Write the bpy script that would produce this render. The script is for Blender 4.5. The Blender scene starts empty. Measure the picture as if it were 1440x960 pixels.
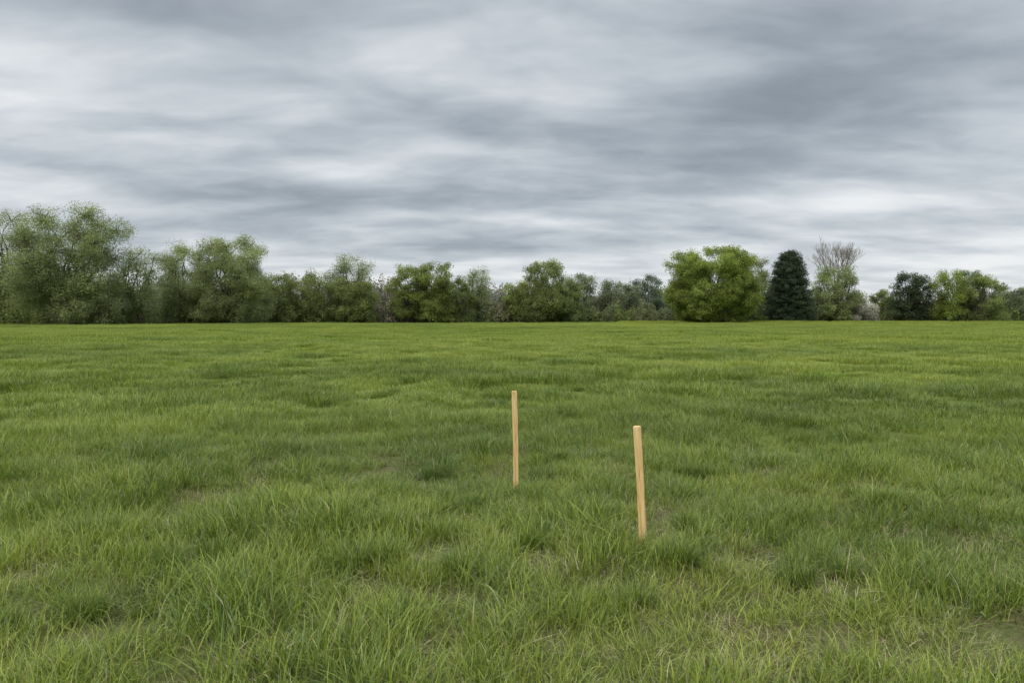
import bpy, math, random
import numpy as np
from mathutils import Vector
scene = bpy.context.scene
R = np.random.default_rng(7)
random.seed(7)

# ------------------------------------------------------------------ helpers
TAB = R.random((256, 256))
def vnoise(x, y, s=1.0, off=0.0):
    x = np.asarray(x, float)/s + 37.3 + off; y = np.asarray(y, float)/s + 91.7 + off*1.7
    xi = np.floor(x).astype(int); yi = np.floor(y).astype(int)
    fx = x-xi; fy = y-yi
    fx = fx*fx*(3-2*fx); fy = fy*fy*(3-2*fy)
    g = lambda a, b: TAB[a % 256, b % 256]
    return (g(xi, yi)*(1-fx)+g(xi+1, yi)*fx)*(1-fy)+(g(xi, yi+1)*(1-fx)+g(xi+1, yi+1)*fx)*fy
def H(x, y):
    x = np.asarray(x, float); y = np.asarray(y, float)
    r = np.hypot(x, y)
    f = np.clip(1-(r-40)/60, 0, 1)
    h = (vnoise(x, y, 1.3)-.5)*0.10 + (vnoise(x, y, 4.5, 5)-.5)*0.14 + (vnoise(x, y, .55, 9)-.5)*0.04
    return h*f + (vnoise(x, y, 32, 3)-.5)*0.25*np.clip((r-15)/40, 0, 1)*np.clip(1-(r-250)/200, 0, 1)

def mesh_from(name, verts, faces, mats, matidx=None, col=None, colname='gcol', smooth=False):
    me = bpy.data.meshes.new(name)
    nv = len(verts); nf = len(faces)
    me.vertices.add(nv); me.vertices.foreach_set('co', np.asarray(verts, np.float32).ravel())
    me.loops.add(nf*4); me.loops.foreach_set('vertex_index', np.asarray(faces, np.int32).ravel())
    me.polygons.add(nf)
    me.polygons.foreach_set('loop_start', np.arange(0, nf*4, 4, dtype=np.int32))
    me.polygons.foreach_set('loop_total', np.full(nf, 4, np.int32))
    for m in mats: me.materials.append(m)
    if matidx is not None: me.polygons.foreach_set('material_index', np.asarray(matidx, np.int32))
    if smooth: me.polygons.foreach_set('use_smooth', np.ones(nf, bool))
    me.update(calc_edges=True)
    if col is not None:
        a = me.attributes.new(colname, 'FLOAT_COLOR', 'POINT')
        a.data.foreach_set('color', np.asarray(col, np.float32).ravel())
    return me

def link(ob): scene.collection.objects.link(ob); return ob

class NT:
    def __init__(s, tree): s.t = tree; s.n = tree.nodes; s.l = tree.links
    def node(s, typ, **kw):
        n = s.n.new(typ)
        for k, v in kw.items(): setattr(n, k, v)
        return n
    def put(s, sock, v):
        if isinstance(v, bpy.types.NodeSocket): s.l.new(v, sock)
        else:
            if sock.type == 'RGBA' and len(v) == 3: v = (*v, 1)
            sock.default_value = v
    def math(s, op, a, b=0.0, c=0.0, clamp=False):
        n = s.node('ShaderNodeMath', operation=op, use_clamp=clamp)
        s.put(n.inputs[0], a); s.put(n.inputs[1], b); s.put(n.inputs[2], c); return n.outputs[0]
    def vmath(s, op, a, b=(0, 0, 0)):
        n = s.node('ShaderNodeVectorMath', operation=op)
        s.put(n.inputs[0], a); s.put(n.inputs[1], b)
        return n.outputs['Value'] if op in ('LENGTH', 'DOT_PRODUCT') else n.outputs[0]
    def noise(s, vec, scale, detail=4, rough=.5, dist=0.0, out='Fac'):
        n = s.node('ShaderNodeTexNoise')
        s.put(n.inputs['Vector'], vec); n.inputs['Scale'].default_value = scale
        n.inputs['Detail'].default_value = detail; n.inputs['Roughness'].default_value = rough
        n.inputs['Distortion'].default_value = dist
        return n.outputs[out]
    def mix(s, fac, a, b, blend='MIX'):
        n = s.node('ShaderNodeMix', data_type='RGBA', blend_type=blend)
        s.put(n.inputs[0], fac); s.put(n.inputs[6], a); s.put(n.inputs[7], b); return n.outputs[2]
    def ramp(s, fac, stops, interp='LINEAR'):
        n = s.node('ShaderNodeValToRGB'); cr = n.color_ramp; cr.interpolation = interp
        while len(cr.elements) < len(stops): cr.elements.new(0.5)
        for e, (p, c) in zip(cr.elements, stops): e.position = p; e.color = (*c, 1)
        s.put(n.inputs[0], fac); return n.outputs[0]
    def mapr(s, v, a, b, c=0.0, d=1.0):
        n = s.node('ShaderNodeMapRange'); s.put(n.inputs[0], v)
        for i, q in enumerate((a, b, c, d)): n.inputs[i+1].default_value = q
        return n.outputs[0]
def newmat(name):
    m = bpy.data.materials.new(name); m.use_nodes = True
    t = NT(m.node_tree); t.n.clear()
    t.out = t.node('ShaderNodeOutputMaterial'); return m, t

# ------------------------------------------------------------------ world
w = bpy.data.worlds.new('World'); scene.world = w; w.use_nodes = True
t = NT(w.node_tree); t.n.clear()
SUN_EL, SUN_AZ = math.radians(52), math.radians(215)
out = t.node('ShaderNodeOutputWorld')
sky = t.node('ShaderNodeTexSky', sky_type='NISHITA'); sky.sun_disc = False
sky.sun_elevation = SUN_EL; sky.sun_rotation = SUN_AZ
bg1 = t.node('ShaderNodeBackground'); t.l.new(sky.outputs[0], bg1.inputs[0]); bg1.inputs[1].default_value = 0.1
tc = t.node('ShaderNodeTexCoord'); d = tc.outputs['Generated']
sep = t.node('ShaderNodeSeparateXYZ'); t.l.new(d, sep.inputs[0])
z = t.math('MAXIMUM', sep.outputs[2], 0.0)
den = t.math('ADD', z, 0.15)
u = t.math('DIVIDE', sep.outputs[0], den); v = t.math('DIVIDE', sep.outputs[1], den)
cmb = t.node('ShaderNodeCombineXYZ'); t.l.new(t.math('MULTIPLY', u, .85), cmb.inputs[0]); t.l.new(t.math('MULTIPLY', v, 1.35), cmb.inputs[1])
p = cmb.outputs[0]
wv = t.noise(p, 2.4, 1, .5, out='Color')
p2 = t.vmath('ADD', p, t.vmath('MULTIPLY', t.vmath('SUBTRACT', wv, (.5, .5, .5)), (.22, .22, 0)))
n1 = t.noise(p2, 1.0, 1, .4)
n2 = t.noise(p2, 2.6, 3, .48)
n3 = t.noise(p2, 9.0, 3, .6)
val = t.math('ADD', t.math('MULTIPLY', t.math('SUBTRACT', n1, .5), .8), t.math('MULTIPLY', t.math('SUBTRACT', n2, .5), .9))
val = t.math('ADD', val, t.math('MULTIPLY', t.math('SUBTRACT', n3, .5), .16))
val = t.math('ADD', val, .47)
blobs = [(-.13, .33, .20, .05, .20), (-.6, .28, .28, .05, .20), (.45, .153, .10, .022, .38), (-.19, .19, .07, .012, .2),
         (-.68, .16, .14, .025, .26), (-.29, .165, .2, .02, -.26), (.3, .25, .28, .045, -.24), (.6, .36, .25, .06, -.2),
         (-.55, .42, .3, .035, -.22), (-.1, .10, .3, .015, -.14), (.08, .125, .1, .010, .16), (.62, .10, .12, .02, .15)]
for bx, bz, sx, sz, amp in blobs:
    L = math.sqrt(1+bx*bx+bz*bz)
    dd = t.vmath('MULTIPLY', t.vmath('SUBTRACT', d, (bx/L, 1/L, bz/L)), (1/sx, 1/sx, 1/sz))
    q = t.vmath('DOT_PRODUCT', dd, dd)
    g = t.math('EXPONENT', t.math('MULTIPLY', q, -1.0))
    val = t.math('ADD', val, t.math('MULTIPLY', g, amp))
hz = t.math('EXPONENT', t.math('MULTIPLY', t.math('POWER', t.math('DIVIDE', t.math('SUBTRACT', z, .03), .065), 2.0), -1.0))
val = t.math('ADD', val, t.math('MULTIPLY', hz, .32))
col = t.ramp(val, [(0.0, (.25, .287, .328)), (.25, (.35, .398, .447)), (.5, (.51, .560, .61)), (.75, (.70, .738, .772)), (1.0, (.91, .92, .93))], 'B_SPLINE')
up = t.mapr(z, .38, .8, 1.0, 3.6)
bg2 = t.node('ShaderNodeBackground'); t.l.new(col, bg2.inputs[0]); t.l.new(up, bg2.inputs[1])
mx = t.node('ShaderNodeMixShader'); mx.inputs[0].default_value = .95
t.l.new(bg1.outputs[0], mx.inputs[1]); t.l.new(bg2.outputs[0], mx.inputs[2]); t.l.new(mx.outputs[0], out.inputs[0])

sl = bpy.data.lights.new('sun', 'SUN'); sl.energy = 1.4; sl.angle = math.radians(20); sl.color = (1, .95, .85)
so = link(bpy.data.objects.new('sun', sl))
sd = Vector((math.sin(SUN_AZ)*math.cos(SUN_EL), math.cos(SUN_AZ)*math.cos(SUN_EL), math.sin(SUN_EL)))
so.rotation_euler = sd.to_track_quat('Z', 'Y').to_euler(); so.location = sd*80

# ------------------------------------------------------------------ materials
GD = (.098, .148, .026); GM = (.225, .288, .034); GY = (.37, .405, .070)
def grass_material():
    m, t = newmat('grass_blade')
    a = t.node('ShaderNodeAttribute', attribute_name='gcol'); s = t.node('ShaderNodeSeparateColor'); t.l.new(a.outputs['Color'], s.inputs[0])
    bv, tt, dry = s.outputs[0], s.outputs[1], s.outputs[2]
    it = t.math('ADD', t.node('ShaderNodeAttribute', attribute_name='itone', attribute_type='INSTANCER').outputs['Fac'],
                t.node('ShaderNodeAttribute', attribute_name='itone', attribute_type='GEOMETRY').outputs['Fac'])
    k = t.math('ADD', t.math('MULTIPLY', t.math('SUBTRACT', bv, .5), .9), it)
    c = t.ramp(k, [(0.0, GD), (.5, GM), (1.0, GY)])
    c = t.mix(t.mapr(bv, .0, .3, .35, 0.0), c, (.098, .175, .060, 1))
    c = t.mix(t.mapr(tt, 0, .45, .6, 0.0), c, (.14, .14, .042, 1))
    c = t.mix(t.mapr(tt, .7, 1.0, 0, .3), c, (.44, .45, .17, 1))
    c = t.mix(dry, c, t.ramp(bv, [(0, (.26, .20, .11)), (1, (.54, .46, .30))]))
    b = t.node('ShaderNodeBsdfPrincipled'); t.l.new(c, b.inputs['Base Color']); b.inputs['Roughness'].default_value = .45
    b.inputs['Specular IOR Level'].default_value = .35
    tr = t.node('ShaderNodeBsdfTranslucent'); t.l.new(t.mix(.5, c, (.9, 1.0, .4, 1), 'MULTIPLY'), tr.inputs[0])
    mx = t.node('ShaderNodeMixShader'); mx.inputs[0].default_value = .3
    t.l.new(b.outputs[0], mx.inputs[1]); t.l.new(tr.outputs[0], mx.inputs[2]); t.l.new(mx.outputs[0], t.out.inputs[0])
    return m
def ground_material():
    m, t = newmat('meadow_ground')
    g = t.node('ShaderNodeNewGeometry').outputs['Position']
    n1 = t.noise(g, 3.0, 4, .65); n2 = t.noise(g, 38, 4, .7)
    soil = t.ramp(n2, [(.3, (.055, .045, .024)), (.55, (.14, .115, .06)), (.75, (.27, .22, .12))])
    green = t.ramp(n2, [(.3, (.05, .07, .018)), (.7, (.13, .14, .045))])
    near = t.mix(t.mapr(n1, .45, .62, .15, .9), green, soil)
    st = t.vmath('MULTIPLY', g, (.6, 1.0, 0))
    far = t.ramp(t.math('ADD', t.math('MULTIPLY', t.noise(st, .12, 4, .6), .6), t.math('MULTIPLY', t.noise(g, .9, 4, .7), .4)),
                 [(.35, (.08, .135, .016)), (.5, (.11, .17, .018)), (.66, (.15, .20, .03))])
    dist = t.vmath('LENGTH', g)
    c = t.mix(t.mapr(dist, 8, 22), near, far)
    c = t.mix(t.mapr(dist, 60, 150, 0, .8), c, (.20, .26, .04, 1))
    b = t.node('ShaderNodeBsdfPrincipled'); t.l.new(c, b.inputs['Base Color']); b.inputs['Roughness'].default_value = .95
    b.inputs['Specular IOR Level'].default_value = .05
    bp = t.node('ShaderNodeBump'); bp.inputs['Strength'].default_value = .6; bp.inputs['Distance'].default_value = .03
    t.l.new(n2, bp.inputs['Height']); t.l.new(bp.outputs[0], b.inputs['Normal'])
    t.l.new(b.outputs[0], t.out.inputs[0]); return m
def leaf_material():
    m, t = newmat('leaf')
    a = t.node('ShaderNodeAttribute', attribute_name='gcol').outputs['Color']
    g = t.node('ShaderNodeNewGeometry').outputs['Position']
    c = t.mix(1.0, a, t.ramp(t.noise(g, .9, 1, .6), [(.3, (.8, .82, .8)), (.7, (1.2, 1.18, 1.1))]), 'MULTIPLY')
    b = t.node('ShaderNodeBsdfDiffuse'); t.l.new(c, b.inputs['Color'])
    tr = t.node('ShaderNodeBsdfTranslucent'); t.l.new(c, tr.inputs[0])
    mx = t.node('ShaderNodeMixShader'); mx.inputs[0].default_value = .4
    t.l.new(b.outputs[0], mx.inputs[1]); t.l.new(tr.outputs[0], mx.inputs[2]); t.l.new(mx.outputs[0], t.out.inputs[0]); return m
def bark_material(name, c0, c1):
    m, t = newmat(name)
    g = t.node('ShaderNodeNewGeometry').outputs['Position']
    c = t.ramp(t.noise(t.vmath('MULTIPLY', g, (6, 6, 1.2)), 1, 3, .6), [(.3, c0), (.7, c1)])
    b = t.node('ShaderNodeBsdfDiffuse'); t.l.new(c, b.inputs['Color'])
    t.l.new(b.outputs[0], t.out.inputs[0]); return m
def wood_material():
    m, t = newmat('pine_wood')
    g = t.node('ShaderNodeTexCoord').outputs['Object']
    warp = t.vmath('MULTIPLY', g, (1, 1, .05))
    n = t.noise(warp, 90, 6, .65, .6); n2 = t.noise(t.vmath('MULTIPLY', g, (1, 1, .12)), 22, 4, .5, 1.2)
    k = t.math('ADD', t.math('MULTIPLY', n, .5), t.math('MULTIPLY', n2, .5))
    c = t.ramp(k, [(.36, (.42, .23, .08)), (.46, (.70, .45, .18)), (.56, (.81, .57, .27)), (.70, (.86, .68, .40))])
    blot = t.noise(g, 9, 4, .6)
    c = t.mix(t.mapr(blot, .58, .75, 0, .3), c, (.42, .27, .12, 1))
    sepz = t.node('ShaderNodeSeparateXYZ'); t.l.new(g, sepz.inputs[0])
    c = t.mix(t.mapr(t.math('ADD', sepz.outputs[2], t.math('MULTIPLY', blot, .1)), .08, .2, .45, 0), c, (.24, .16, .07, 1))
    b = t.node('ShaderNodeBsdfPrincipled'); t.l.new(c, b.inputs['Base Color']); b.inputs['Roughness'].default_value = .7
    b.inputs['Specular IOR Level'].default_value = .25
    bp = t.node('ShaderNodeBump'); bp.inputs['Strength'].default_value = .35; bp.inputs['Distance'].default_value = .002
    t.l.new(n, bp.inputs['Height']); t.l.new(bp.outputs[0], b.inputs['Normal'])
    t.l.new(b.outputs[0], t.out.inputs[0]); return m
M_GRASS = grass_material(); M_GROUND = ground_material(); M_LEAF = leaf_material()
M_BARK = bark_material('bark', (.06, .05, .04), (.15, .13, .105))
M_PALE = bark_material('pale_bark', (.22, .19, .16), (.40, .36, .32))
M_WOOD = wood_material()

# ------------------------------------------------------------------ ground
NA = 480
rr = np.concatenate([[0.0], np.geomspace(.3, 4000, 420)])
ang = np.linspace(0, 2*np.pi, NA, endpoint=False)
rg, ag = np.meshgrid(rr, ang, indexing='ij')
gx = rg*np.sin(ag); gy = rg*np.cos(ag)
V = np.stack([gx, gy, H(gx, gy)], -1).reshape(-1, 3)
i = np.arange(len(rr)-1)[:, None]; j = np.arange(NA)[None, :]; j2 = (j+1) % NA
F = np.stack([(i*NA+j)+0*j2, (i*NA+j2), ((i+1)*NA+j2), ((i+1)*NA+j)+0*j2], -1).reshape(-1, 4)
F = F[NA:][:, ::-1]
gr = link(bpy.data.objects.new('meadow_ground', mesh_from('meadow_ground', V[NA:], F-NA, [M_GROUND], smooth=True)))

# ------------------------------------------------------------------ grass variants
def blades(rng, n, rad, l0, l1, wd, tilt, bend, S=4, dry=.06, radial=.5, lean=(0, 0)):
    r = rad*np.sqrt(rng.random(n)); a = rng.random(n)*2*np.pi
    bx = r*np.cos(a); by = r*np.sin(a)
    head = np.where(rng.random(n) < radial, a+rng.normal(0, .6, n), rng.random(n)*2*np.pi)
    L = l0+(l1-l0)*rng.random(n)**1.3
    isdry = (rng.random(n) < dry)
    th0 = np.abs(rng.normal(0, tilt, n))
    th0 = np.where(isdry & (rng.random(n) < .7), rng.uniform(1.0, 1.5, n), th0)
    bd = np.abs(rng.normal(bend, bend*.5, n))
    W = wd*rng.uniform(.6, 1.3, n)
    tw = rng.normal(0, .7, n)
    cx, cy, cz = bx.copy(), by.copy(), np.full(n, -.01)
    verts = np.zeros((n, S+1, 2, 3)); gc = np.zeros((n, S+1, 2, 4)); gc[..., 3] = 1
    bvr = rng.random(n)
    for k in range(S+1):
        tk = k/S
        wk = W*(1-tk**1.8)*.5*(.75+.5*min(tk*3, 1)*.5)+.0003
        ph = head+np.pi/2+tw*.6*(.4+tk)
        ox = np.cos(ph)*wk; oy = np.sin(ph)*wk
        verts[:, k, 0] = np.stack([cx-ox, cy-oy, cz], -1); verts[:, k, 1] = np.stack([cx+ox, cy+oy, cz], -1)
        gc[:, k, :, 0] = bvr[:, None]; gc[:, k, :, 1] = tk; gc[:, k, :, 2] = isdry[:, None]*rng.uniform(.6, 1)
        th = np.minimum(th0+bd*(tk**1.3), 2.3)
        th = np.where(isdry, np.minimum(th, 1.55), th)
        st = L/S
        cx = cx+np.sin(th)*np.cos(head)*st+lean[0]*st; cy = cy+np.sin(th)*np.sin(head)*st+lean[1]*st
        cz = np.maximum(cz+np.cos(th)*st, .004)
    base = (np.arange(n)*(S+1)*2)[:, None]+np.arange(S)[None, :]*2
    F = np.stack([base, base+1, base+3, base+2], -1).reshape(-1, 4)
    return verts.reshape(-1, 3), F, gc.reshape(-1, 4)

src = bpy.data.collections.new('grass_tufts')
nvar = 0
def addvar(*a, **k):
    global nvar
    V, F, C = blades(np.random.default_rng(100+nvar), *a, **k)
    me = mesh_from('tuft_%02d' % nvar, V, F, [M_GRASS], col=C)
    src.objects.link(bpy.data.objects.new('tuft_%02d' % nvar, me)); nvar += 1
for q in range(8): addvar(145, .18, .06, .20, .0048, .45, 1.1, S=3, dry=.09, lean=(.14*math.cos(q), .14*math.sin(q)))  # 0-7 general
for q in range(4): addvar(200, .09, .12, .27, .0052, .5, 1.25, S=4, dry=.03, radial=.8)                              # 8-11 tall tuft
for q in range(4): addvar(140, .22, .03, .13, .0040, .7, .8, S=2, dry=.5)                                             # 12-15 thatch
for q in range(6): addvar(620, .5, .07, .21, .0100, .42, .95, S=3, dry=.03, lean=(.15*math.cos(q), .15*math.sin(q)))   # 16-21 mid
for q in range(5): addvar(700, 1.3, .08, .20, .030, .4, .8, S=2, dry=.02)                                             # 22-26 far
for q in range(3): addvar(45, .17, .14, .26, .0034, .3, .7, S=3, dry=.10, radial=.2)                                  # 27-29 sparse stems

bare = [(-.11, 3.77, .28), (-.71, 4.1, .20), (-1.85, 3.6, .26), (1.03, 3.35, .26), (-2.5, 6.1, .40), (.25, 3.3, .18), (3.2, 4.95, .3), (2.2, 4.7, .2), (1.3, 5.7, .25), (-1.2, 3.3, .2), (.4, 4.6, .18), (2.1, 3.4, .2)]
tall = [(.92, 4.5), (1.05, 4.55), (2.1, 5.6), (2.25, 5.5), (-1.93, 4.67), (-2.1, 4.6), (-1.04, 4.5), (-.9, 4.6), (-.8, 5.2), (-2.3, 3.8), (-.29, 4.3), (2.3, 4.1),
        (.56, 3.9), (.25, 6.15), (-.25, 5.9), (1.9, 7.0), (1.7, 7.1), (.3, 7.7), (.5, 7.9), (-1.5, 4.0), (1.6, 4.3), (-3.0, 5.2), (3.0, 6.0), (.1, 4.9), (-.5, 6.3), (1.3, 5.2), (1.5, 6.2)]
PX, PY, IDX, ROT, SCL, TON = [], [], [], [], [], []
def scatter(r0, r1, dens, half, fn):
    A = half*(r1*r1-r0*r0); n = int(A*dens)
    r = np.sqrt(R.random(n)*(r1*r1-r0*r0)+r0*r0); a = (R.random(n)*2-1)*half
    fn(r*np.sin(a), r*np.cos(a), n)
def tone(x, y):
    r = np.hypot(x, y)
    b = .40+(vnoise(x, y, 2.2, 11)-.5)*.48+(vnoise(x*.7, y, 9, 21)-.5)*.45+(vnoise(x, y, .7, 31)-.5)*.45  # grass tint patches; the noise also paints in the mounds' shaded faces
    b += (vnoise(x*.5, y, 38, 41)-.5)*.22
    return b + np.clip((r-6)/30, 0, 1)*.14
def push(x, y, idx, sc, ton, tilt=.12, zs=None):
    n = len(x)
    PX.append(x); PY.append(y); IDX.append(idx)
    ROT.append(np.stack([R.normal(0, tilt, n), R.normal(0, tilt, n), R.random(n)*6.283], -1))
    SCL.append(np.stack([sc, sc, sc if zs is None else zs], -1)); TON.append(ton)
def near(x, y, n):
    hgt = .48+.95*vnoise(x, y, .6, 51)**1.2+.3*(vnoise(x, y, 3, 61)-.4)
    b = np.zeros(n)
    for bx, by, br in bare: b = np.maximum(b, np.exp(-((x-bx)**2+(y-by)**2)/br**2))
    b = np.maximum(b, np.clip((vnoise(x, y, .8, 71)*.6+vnoise(x, y, .35, 77)*.4-.68)*5, 0, .7)*np.clip((8-np.hypot(x, y))/3, 0, 1))
    isb = R.random(n) < b*1.1
    drop = isb & (R.random(n) < .15)
    idx = np.where(isb, R.integers(12, 16, n), R.integers(0, 8, n))
    zsc = np.where(isb, .9, np.clip(hgt, .5, 1.5))*R.uniform(.85, 1.15, n)
    sc = np.maximum(zsc, .9)
    k = ~drop
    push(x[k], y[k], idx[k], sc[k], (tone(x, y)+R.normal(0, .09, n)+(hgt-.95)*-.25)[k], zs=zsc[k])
scatter(1.8, 13, 30, .84, near)
def thatch(x, y, n): push(x, y, R.integers(12, 16, n), R.uniform(.9, 1.2, n), tone(x, y))
scatter(1.8, 9, 8, .84, thatch)
def talls(x, y, n):
    k = R.random(n) < np.clip((vnoise(x, y, 1.0, 81)-.38)*2.8, 0.04, 1)
    x, y = x[k], y[k]; n = len(x)
    push(x, y, R.integers(8, 12, n), R.uniform(.5, 1.05, n), tone(x, y)-.18+R.normal(0, .1, n), .1)
scatter(1.8, 24, 3.4, .84, talls)
def stems(x, y, n): push(x, y, R.integers(27, 30, n), R.uniform(.6, 1.0, n), tone(x, y)+.15)
scatter(1.8, 13, 2, .84, stems)
tx = np.array([q[0] for q in tall]); ty = np.array([q[1] for q in tall])
for rep in range(2):
    push(tx+R.normal(0, .06, len(tx)), ty+R.normal(0, .06, len(tx)), R.integers(8, 12, len(tx)), R.uniform(.75, 1.05, len(tx)), np.full(len(tx), .16)+R.normal(0, .08, len(tx)), .08)
def mid(x, y, n):
    hgt = .5+.95*vnoise(x, y, 1.2, 51)**1.2+.35*(vnoise(x, y, 5, 61)-.4)
    zsc = np.clip(hgt, .45, 1.5)*R.uniform(.85, 1.15, n)
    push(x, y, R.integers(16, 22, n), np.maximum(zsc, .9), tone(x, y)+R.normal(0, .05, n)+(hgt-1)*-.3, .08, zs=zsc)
scatter(11, 46, 4.2, .8, mid)
def far(x, y, n):
    hgt = .6+.8*vnoise(x, y, 3.0, 51)
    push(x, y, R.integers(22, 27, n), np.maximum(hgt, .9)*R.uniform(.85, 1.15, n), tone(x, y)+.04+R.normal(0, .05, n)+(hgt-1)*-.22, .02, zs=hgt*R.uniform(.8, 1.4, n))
scatter(42, 135, .5, .78, far)
scatter(130, 205, .22, .78, far)
# rank pale grass along the far field edge
n = 420; fx = R.uniform(24, 150, n); fy = 163+R.normal(0, .8, n)
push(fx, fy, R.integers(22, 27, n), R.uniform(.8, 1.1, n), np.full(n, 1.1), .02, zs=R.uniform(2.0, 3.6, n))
PX = np.concatenate(PX); PY = np.concatenate(PY); IDX = np.concatenate(IDX); ROT = np.concatenate(ROT); SCL = np.concatenate(SCL); TON = np.concatenate(TON)
print('grass instances', len(PX))
me = bpy.data.meshes.new('grass'); me.vertices.add(len(PX))
me.vertices.foreach_set('co', np.stack([PX, PY, H(PX, PY)], -1).astype(np.float32).ravel())
a = me.attributes.new('idx', 'INT', 'POINT'); a.data.foreach_set('value', IDX.astype(np.int32))
a = me.attributes.new('rot', 'FLOAT_VECTOR', 'POINT'); a.data.foreach_set('vector', ROT.astype(np.float32).ravel())
a = me.attributes.new('scl', 'FLOAT_VECTOR', 'POINT'); a.data.foreach_set('vector', SCL.astype(np.float32).ravel())
a = me.attributes.new('itone', 'FLOAT', 'POINT'); a.data.foreach_set('value', TON.astype(np.float32))
a = me.attributes.new('isnear', 'BOOLEAN', 'POINT'); a.data.foreach_set('value', (np.hypot(PX, PY) < 12))
grass = link(bpy.data.objects.new('grass', me))
ng = bpy.data.node_groups.new('grass_scatter', 'GeometryNodeTree')
ng.interface.new_socket('Geometry', in_out='INPUT', socket_type='NodeSocketGeometry')
ng.interface.new_socket('Geometry', in_out='OUTPUT', socket_type='NodeSocketGeometry')
gi = ng.nodes.new('NodeGroupInput'); go = ng.nodes.new('NodeGroupOutput')
ci = ng.nodes.new('GeometryNodeCollectionInfo'); ci.inputs['Collection'].default_value = src
ci.inputs['Separate Children'].default_value = True; ci.inputs['Reset Children'].default_value = True
def na(name, typ):
    n = ng.nodes.new('GeometryNodeInputNamedAttribute'); n.data_type = typ; n.inputs['Name'].default_value = name; return n.outputs['Attribute']
er = ng.nodes.new('FunctionNodeEulerToRotation'); ng.links.new(na('rot', 'FLOAT_VECTOR'), er.inputs[0])
nt_ = ng.nodes.new('FunctionNodeBooleanMath'); nt_.operation = 'NOT'; isn = na('isnear', 'BOOLEAN'); ng.links.new(isn, nt_.inputs[0])
jn = ng.nodes.new('GeometryNodeJoinGeometry')
for sel in (isn, nt_.outputs[0]):
    ip = ng.nodes.new('GeometryNodeInstanceOnPoints'); ip.inputs['Pick Instance'].default_value = True
    ng.links.new(sel, ip.inputs['Selection'])
    ng.links.new(er.outputs[0], ip.inputs['Rotation'])
    ng.links.new(na('scl', 'FLOAT_VECTOR'), ip.inputs['Scale']); ng.links.new(na('idx', 'INT'), ip.inputs['Instance Index'])
    ng.links.new(gi.outputs[0], ip.inputs['Points']); ng.links.new(ci.outputs[0], ip.inputs['Instance'])
    if sel == isn:
        rz = ng.nodes.new('GeometryNodeRealizeInstances'); ng.links.new(ip.outputs[0], rz.inputs[0]); ng.links.new(rz.outputs[0], jn.inputs[0])
    else: ng.links.new(ip.outputs[0], jn.inputs[0])
ng.links.new(jn.outputs[0], go.inputs[0])
mod = grass.modifiers.new('scatter', 'NODES'); mod.node_group = ng

# ------------------------------------------------------------------ stakes
def stake(x, y, hgt, w, dpt, leanx, leany, rz):
    S = 14
    h2, d2 = w/2, dpt/2; c = .004
    ring = [(-h2+c, -d2), (h2-c, -d2), (h2, -d2+c), (h2, d2-c), (h2-c, d2), (-h2+c, d2), (-h2, d2-c), (-h2, -d2+c)]
    V = []
    lv = [(-.28, .12), (-.16, .75), (-.10, 1.0)]+[(k*(hgt-.012)/S, 1.0) for k in range(S+1)]+[(hgt-.004, .93), (hgt, .80)]
    rs = random.Random(int(x*100)+5)
    for zz, s in lv:
        jx = rs.uniform(-.0012, .0012)+.005*math.sin(zz*3.2)
        for (a, b) in ring: V.append((a*s+jx+rs.uniform(-.0006, .0006), b*s+rs.uniform(-.0004, .0004), zz))
    n = len(ring); F = []
    for k in range(len(lv)-1):
        for j in range(n): F.append((k*n+j, k*n+(j+1) % n, (k+1)*n+(j+1) % n, (k+1)*n+j))
    F.append(tuple(range((len(lv)-1)*n, len(lv)*n))); F.append(tuple(range(n-1, -1, -1)))
    me = bpy.data.meshes.new('wooden_stake'); me.from_pydata(V, [], F); me.materials.append(M_WOOD)
    ob = link(bpy.data.objects.new('wooden_stake', me)); ob.location = (x, y, float(H(x, y)))
    ob.rotation_euler = (leany, leanx, rz)
stake(.035, 6.5, .92, .045, .028, -.022, .01, math.radians(14))
stake(.864, 4.82, .812, .049, .028, -.058, .02, math.radians(-16))

# ------------------------------------------------------------------ trees
def tube(P, r0, r1, sides=5):
    P = np.asarray(P, float); n = len(P); T = np.gradient(P, axis=0); T /= np.linalg.norm(T, axis=1)[:, None]+1e-9
    ref = np.where(np.abs(T[:, 2:3]) > .9, np.array([[1, 0, 0]]), np.array([[0, 0, 1]]))
    A = np.cross(T, ref); A /= np.linalg.norm(A, axis=1)[:, None]+1e-9; B = np.cross(T, A)
    rad = np.linspace(r0, r1, n)[:, None, None]; th = np.arange(sides)*2*np.pi/sides
    V = P[:, None]+rad*(A[:, None]*np.cos(th)[None, :, None]+B[:, None]*np.sin(th)[None, :, None])
    i = np.arange(n-1)[:, None]; j = np.arange(sides)[None]
    F = np.stack([i*sides+j, i*sides+(j+1) % sides, (i+1)*sides+(j+1) % sides, (i+1)*sides+j], -1).reshape(-1, 4)
    return V.reshape(-1, 3), F
def curve(a, b, rng, n=6, sag=.12):
    a = np.asarray(a, float); b = np.asarray(b, float); L = np.linalg.norm(b-a); tt = np.linspace(0, 1, n)[:, None]
    P = a+(b-a)*tt; off = rng.normal(0, sag*L, 3); off[2] = abs(off[2])*.6
    return P+np.sin(tt*np.pi)*off+rng.normal(0, .02*L, (n, 3))*np.sin(tt*np.pi)
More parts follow.
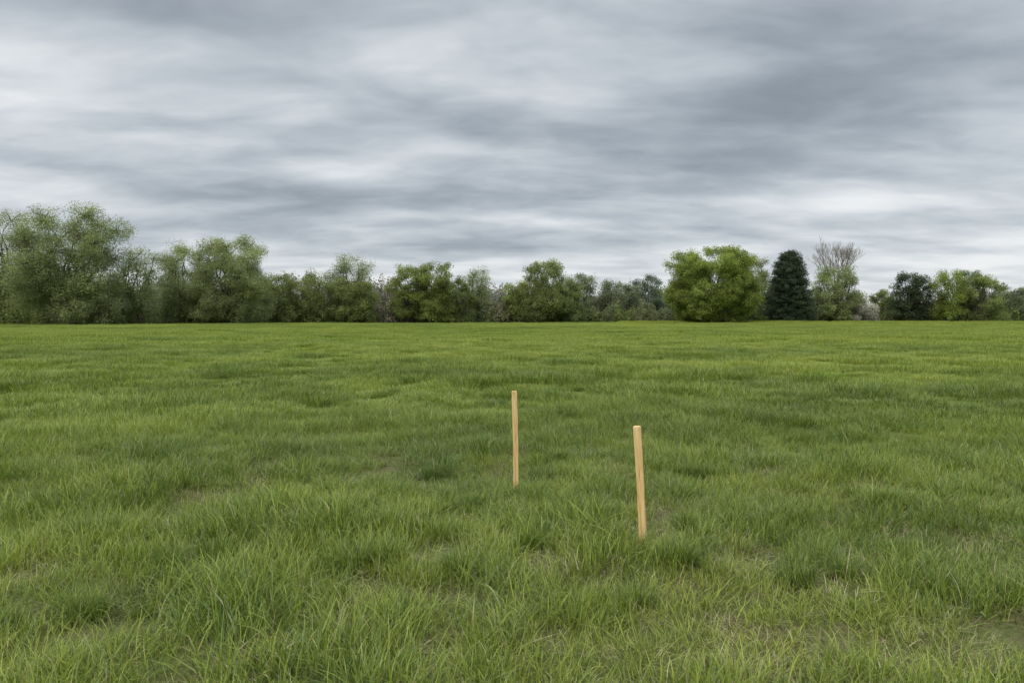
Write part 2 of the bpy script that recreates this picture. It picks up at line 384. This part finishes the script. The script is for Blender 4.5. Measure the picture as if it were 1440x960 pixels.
def leaves(rng, C, sz, asp=.5, upb=.4, out=None):
    n = len(C); N = rng.normal(0, 1, (n, 3)); N[:, 2] += upb
    if out is not None: N += out*.9
    N /= np.linalg.norm(N, axis=1)[:, None]; X = rng.normal(0, 1, (n, 3)); U = np.cross(N, X); U /= np.linalg.norm(U, axis=1)[:, None]; W = np.cross(N, U)
    s = (sz*rng.uniform(.6, 1.35, n))[:, None]
    V = np.stack([C-U*s, C+W*s*asp, C+U*s, C-W*s*asp], 1).reshape(-1, 3)
    return V, np.arange(n*4).reshape(-1, 4)
class Acc:
    def __init__(s): s.V, s.F, s.M, s.C, s.o = [], [], [], [], 0
    def add(s, V, F, m, c):
        s.V.append(V); s.F.append(F+s.o); s.M.append(np.full(len(F), m)); s.o += len(V)
        c = np.asarray(c, float)
        s.C.append(np.tile(np.append(c, 1), (len(V), 1)) if c.ndim == 1 else np.hstack([c, np.ones((len(c), 1))]))
    def mesh(s, name, mats): return mesh_from(name, np.vstack(s.V), np.vstack(s.F), mats, np.concatenate(s.M), np.vstack(s.C))
def leafcols(rng, col, n, v=.16):
    k = 1+rng.normal(0, v, n)
    c = np.asarray(col)[None]*np.clip(k, .35, 1.9)[:, None]
    c[:, 0] *= np.clip(1+rng.normal(0, .10, n), .6, 1.5); return c

def tree(name, x, y, h, w, col, seed, low=.06, dens=1.0, leaf=.15, airy=0.0, nl=None, trunk=1.0, powr=1.0, bark=None, lobe=.17, full=.5):
    rng = np.random.default_rng(seed); A = Acc(); rw = w/2
    if airy > .4: leaf = .12
    fork = h*rng.uniform(.12, .2)
    base = np.array([0, 0, -.2]); top0 = np.array([rng.normal(0, .03*w), rng.normal(0, .03*w), fork])
    r0 = h*.022*trunk
    V, F = tube(curve(base, top0, rng, 5, .03), r0*1.25, r0*.9, 7); A.add(V, F, 0, (.1, .1, .1))
    nl = nl or int(16+w*1.0)
    lobes = []
    for k in range(nl):
        zt = low+(1-low)*((k+.5)/nl)**powr*.90+rng.normal(0, .02)
        zt = min(zt, .93)
        q = (zt-low)/(1-low)
        prof = (max(1e-3, 1-abs((q-.38)/.64)**2.6))**full
        lr = rng.uniform(.7, 1.3)*lobe*min(w, h*1.1)*(1.1-.45*q)
        rad = max(0, rw*prof-lr*.75)*rng.uniform(.55, 1.08); a = k*2.39996+rng.normal(0, .4)
        zc = min(zt*h, h-lr*.72)
        lobes.append((np.array([rad*math.cos(a), rad*math.sin(a), zc]), lr))
    for c, lr in lobes:
        P = curve(top0 if c[2] > fork else np.array([0, 0, max(.3, c[2]*.5)]), c, rng, 7, .10)
        V, F = tube(P, r0*rng.uniform(.4, .62), .05, 5); A.add(V, F, 0, (.1, .1, .1))
        nc = max(7, int(lr*lr*5.6*dens))
        D = rng.normal(0, 1, (nc, 3)); D /= np.linalg.norm(D, axis=1)[:, None]; D[:, 2] = D[:, 2]*.9+.08
        rad = lr*rng.uniform(.45, 1.05, nc)[:, None]
        CC = c+D*rad*np.array([1.1, 1.1, .85]); CC = CC[CC[:, 2] > .3]
        lc = np.clip(rng.normal(1, .13), .7, 1.35)
        for kk, cc in enumerate(CC):
            if kk % 2 == 0 or airy > .4:
                V, F = tube(curve(c+(cc-c)*.05, cc+(cc-c)*.22*(1+airy), rng, 4, .1), .05, .012, 3); A.add(V, F, 0, (.1, .1, .1))
            cb = lc*np.clip(rng.normal(1.0, .16), .6, 1.5)*(.88+.22*(cc[2]/h))  # leaf colour brightens with height, a lit crown top painted in
            m = int(rng.uniform(38, 64)*(1-.45*airy)*(.20/leaf)**1.5)
            sg = rng.uniform(.40, .68)*(1+.25*airy)
            G = rng.normal(0, 1, (m, 3)); rn = np.linalg.norm(G, axis=1)[:, None]; G *= np.minimum(rn, 1.9)/rn
            G = G*np.array([sg, sg, sg*(.75+.3*airy)])+cc
            G[:, 2] = np.maximum(G[:, 2], .05)
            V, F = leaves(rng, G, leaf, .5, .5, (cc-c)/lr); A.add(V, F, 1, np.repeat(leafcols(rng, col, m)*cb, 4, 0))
    me = A.mesh(name, [bark or M_BARK, M_LEAF]); ob = link(bpy.data.objects.new(name, me))
    ob.location = (x, y, float(H(x, y))); return ob

def conifer(name, x, y, h, w, col, seed, blunt=.55):
    rng = np.random.default_rng(seed); A = Acc()
    V, F = tube(curve((0, 0, -.2), (0, 0, h*.97), rng, 10, .004), h*.02, .03, 7); A.add(V, F, 0, (.1, .1, .1))
    nb = int(h*30)
    for k in range(nb):
        q = ((k+.5)/nb)**.9; zc = h*(.02+.96*q); a = k*2.39996
        rad = w/2*min(1, (1-q)**blunt*1.08)*rng.uniform(.66, 1.08)*(1+.10*math.sin(a*2+q*9))
        tip = np.array([rad*math.cos(a), rad*math.sin(a), zc+rng.uniform(-.6, .5)])
        st = np.array([0, 0, zc*.98]); V, F = tube(curve(st, tip, rng, 4, .04), .05, .015, 3); A.add(V, F, 0, (.08, .08, .08))
        m = int(28+rad*30); s = rng.uniform(.3, 1.04, m)[:, None]**.7
        G = st+(tip-st)*s+rng.normal(0, 1, (m, 3))*np.array([.32, .32, .24])
        G[:, 2] = np.maximum(G[:, 2], .05)
        V, F = leaves(rng, G, .16, .4, .3, (tip-st)/max(rad, .5)); cb = np.clip(rng.normal(1, .3), .4, 1.8)
        A.add(V, F, 1, np.repeat(leafcols(rng, col, m, v=.25)*cb, 4, 0))
    me = A.mesh(name, [M_BARK, M_LEAF]); ob = link(bpy.data.objects.new(name, me)); ob.location = (x, y, 0)

def bare_tree(name, x, y, h, w, seed):
    rng = np.random.default_rng(seed); A = Acc()
    def br(p, d, L, r, lv):
        e = p+d*L; P = curve(p, e, rng, 4, .05); V, F = tube(P, r, r*.6, 5 if lv < 2 else 3); A.add(V, F, 0, (.2, .2, .2))
        if lv >= 6: return
        for q in range(3 if lv else 5):
            dd = d+rng.normal(0, .36, 3)*np.array([w/h*1.7, w/h*1.7, .5]); dd[2] = max(dd[2], .15)+.28; dd /= np.linalg.norm(dd)
            br(P[-1] if q else P[-2], dd, L*rng.uniform(.62, .8), max(r*.6, .018), lv+1)
    br(np.array([0, 0, -.2]), np.array([0, 0, 1.]), h*.26, h*.013, 0)
    V = np.vstack(A.V); s = h/V[:, 2].max()
    me = A.mesh(name, [M_PALE]); ob = link(bpy.data.objects.new(name, me)); ob.location = (x, y, 0)
    sx = (w/2)/np.percentile(np.abs(V[:, 0]), 97); ob.scale = (sx, sx, s)

WIL = (.27, .305, .135); OLV = (.225, .255, .095); BRT = (.245, .29, .072); DUL = (.20, .225, .13); DRK = (.068, .09, .055); GRY = (.175, .21, .15)  # leaf tints, desaturated and lightened in place of air haze
tree('willow_tree', -98, 145, 22.5, 16, WIL, 1, airy=.8, dens=.8)
tree('willow_tree', -77, 130, 20.6, 20.5, WIL, 2, low=.12, airy=.5, dens=.85, trunk=1.2, lobe=.15, nl=40, full=.45)
tree('willow_tree', -69.0, 138, 15.3, 8.5, WIL, 3, airy=.8, dens=.85)
tree('willow_tree', -65.5, 148, 16.2, 13, (.28, .315, .15), 4, airy=.45)
tree('willow_tree', -54.6, 145, 17.4, 17, WIL, 5, airy=.45)
tree('deciduous_tree', -48.5, 158, 10.8, 10, OLV, 6)
tree('deciduous_tree', -41.5, 160, 11.3, 10, OLV, 7, airy=.4)
tree('deciduous_tree', -36, 166, 15.4, 10, WIL, 8, low=.35, airy=.9, dens=.7)
tree('deciduous_tree', -34, 160, 9.8, 10, OLV, 9)
tree('deciduous_tree', -22.5, 166, 13.4, 11.5, (.23, .265, .08), 10, lobe=.17)
tree('deciduous_tree', -17.0, 165, 14, 12, (.22, .255, .078), 11, lobe=.17)
tree('deciduous_tree', -12.3, 168, 10, 7.5, OLV, 12)
tree('deciduous_tree', -7.8, 172, 12.8, 6.5, WIL, 13, low=.3, airy=.9, dens=.8)
tree('deciduous_tree', 7, 170, 14.8, 14, OLV, 14, airy=.25)
tree('deciduous_tree', 1.2, 171, 9.5, 8.5, OLV, 15)
tree('deciduous_tree', 13, 171, 10.2, 8.5, (.235, .27, .11), 16)
tree('deciduous_tree', 17.8, 181, 12.5, 7, DUL, 17, airy=.3)
tree('deciduous_tree', 24, 180, 10.4, 7.5, DUL, 18, airy=.3)
tree('deciduous_tree', 30, 186, 9.5, 7, DUL, 38, airy=.3)
tree('deciduous_tree', 36, 195, 13, 9, GRY, 19, airy=.1)
tree('oak_tree', 44.5, 165, 17.3, 21.5, BRT, 20, low=.04, lobe=.12, dens=1.1, nl=80, full=.36)
tree('deciduous_tree', 61, 186, 17.4, 10, WIL, 21, airy=.3)
conifer('conifer_tree', 63.6, 170, 16.7, 12, DRK, 22, .42)
bare_tree('bare_tree', 82.6, 190, 22.6, 11, 23)
tree('deciduous_tree', 76.6, 175, 13.6, 12.5, WIL, 24, airy=.25)
tree('blossom_bush', 81.5, 171, 4.2, 5.5, (.48, .45, .39), 25, leaf=.13)
tree('deciduous_tree', 90, 180, 7.8, 6.5, OLV, 26)
tree('holly_tree', 91.8, 172, 12.2, 7.5, (.085, .11, .06), 27, low=.03, dens=1.2)
tree('holly_tree', 95.0, 172.5, 11, 6.5, (.085, .11, .06), 37, low=.03, dens=1.2)
tree('deciduous_tree', 99.8, 170, 12.4, 8, BRT, 28, airy=.2)
tree('deciduous_tree', 107.3, 170, 11.4, 10.5, OLV, 29)
tree('deciduous_tree', 109.5, 177, 13, 7.5, (.15, .19, .08), 30)
tree('deciduous_tree', 124, 185, 9, 9, DUL, 31)
tree('deciduous_tree', 137, 195, 9.5, 9, DUL, 32)
tree('willow_tree', -112, 140, 20, 16, WIL, 33, airy=.6, dens=.8)
tree('deciduous_tree', -126, 150, 17, 14, OLV, 34, airy=.4)
tree('deciduous_tree', 150, 190, 12, 12, OLV, 35)

def belt(name, pts, seed, hfun, depth, leaf, n_per_m, colf, dens=1.0):
    rng = np.random.default_rng(seed); A = Acc(); P = np.array(pts, float)
    seg = np.diff(P, axis=0); Ls = np.linalg.norm(seg, axis=1); cum = np.concatenate([[0], np.cumsum(Ls)])
    n = int(cum[-1]*n_per_m)
    for k in range(n):
        s = rng.random()*cum[-1]; i = min(np.searchsorted(cum, s)-1, len(Ls)-1); i = max(i, 0)
        b = P[i]+seg[i]*(s-cum[i])/Ls[i]; b = b+np.array([0, rng.normal(0, depth)])
        hh = hfun(b[0], rng); r = hh*rng.uniform(.4, .65)
        col = np.array(colf(b[0], rng)); m = int(dens*420*(hh/5)**1.6*(.25/leaf)**1.5)
        D = rng.normal(0, 1, (m, 3)); D /= np.linalg.norm(D, axis=1)[:, None]; D[:, 2] = np.abs(D[:, 2])
        lump = 1+.18*np.sin(D[:, 0]*5+k)+.15*np.sin(D[:, 2]*7+k*2)+.12*np.sin(D[:, 1]*8+k*3)
        G = D*np.array([r, r, hh])*(lump*rng.uniform(.55, 1.0, m)**.5*.92)[:, None]
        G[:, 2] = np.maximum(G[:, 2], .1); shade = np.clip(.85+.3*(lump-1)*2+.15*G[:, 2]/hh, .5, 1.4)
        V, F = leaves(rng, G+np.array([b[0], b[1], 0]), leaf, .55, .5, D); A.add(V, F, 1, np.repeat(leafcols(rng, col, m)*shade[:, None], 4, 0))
        for q in range(3):
            tp = np.array([b[0]+rng.normal(0, r*.4), b[1]+rng.normal(0, r*.4), hh*rng.uniform(.7, 1.0)])
            V, F = tube(curve((b[0], b[1], 0), tp, rng, 4, .08), .06, .015, 3); A.add(V, F, 0, (.1, .1, .1))
    me = A.mesh(name, [M_BARK, M_LEAF]); link(bpy.data.objects.new(name, me))
def hc(x, r):
    c = [(.21, .245, .09), (.235, .27, .095), (.19, .21, .095), (.22, .23, .12), (.16, .19, .085)][r.integers(0, 5)]
    if (-31 < x < -24 or -4 < x < 0) and r.random() < .6: c = (.30, .26, .20)
    return c
belt('hedgerow', [(-150, 150), (-112, 138), (-80, 137), (-62, 150), (-50, 158), (-20, 170), (20, 176), (60, 178), (108, 178), (160, 190)], 50,
     lambda x, r: r.uniform(2.2, 5.8)*(1.15 if x < -40 else .95 if x < 72 else .7), 2.0, .20, 1.1, hc, 1.1)
belt('distant_treeline', [(-190, 175), (-100, 172), (-50, 185), (0, 200), (60, 210), (110, 215), (220, 225)], 51,
     lambda x, r: r.uniform(6, 10.5)*(1.15 if x < -30 else 1.0 if x < 75 else .72), 4.0, .36, 1.0,
     lambda x, r: [(.23, .25, .18), (.20, .23, .17), (.25, .255, .19), (.26, .24, .205)][r.integers(0, 4)], 1.6)  # muted pale leaf colours with distance haze painted in

# ------------------------------------------------------------------ camera
cam = bpy.data.cameras.new('camera'); co = link(bpy.data.objects.new('camera', cam))
cam.sensor_width = 36; cam.lens = 26; cam.clip_end = 8000; cam.clip_start = .05
co.location = (0, 0, 1.6); co.rotation_euler = (math.radians(90-1.98), 0, 0)
scene.camera = co
scene.view_settings.view_transform = 'Standard'; scene.view_settings.look = 'None'; scene.view_settings.exposure = 0
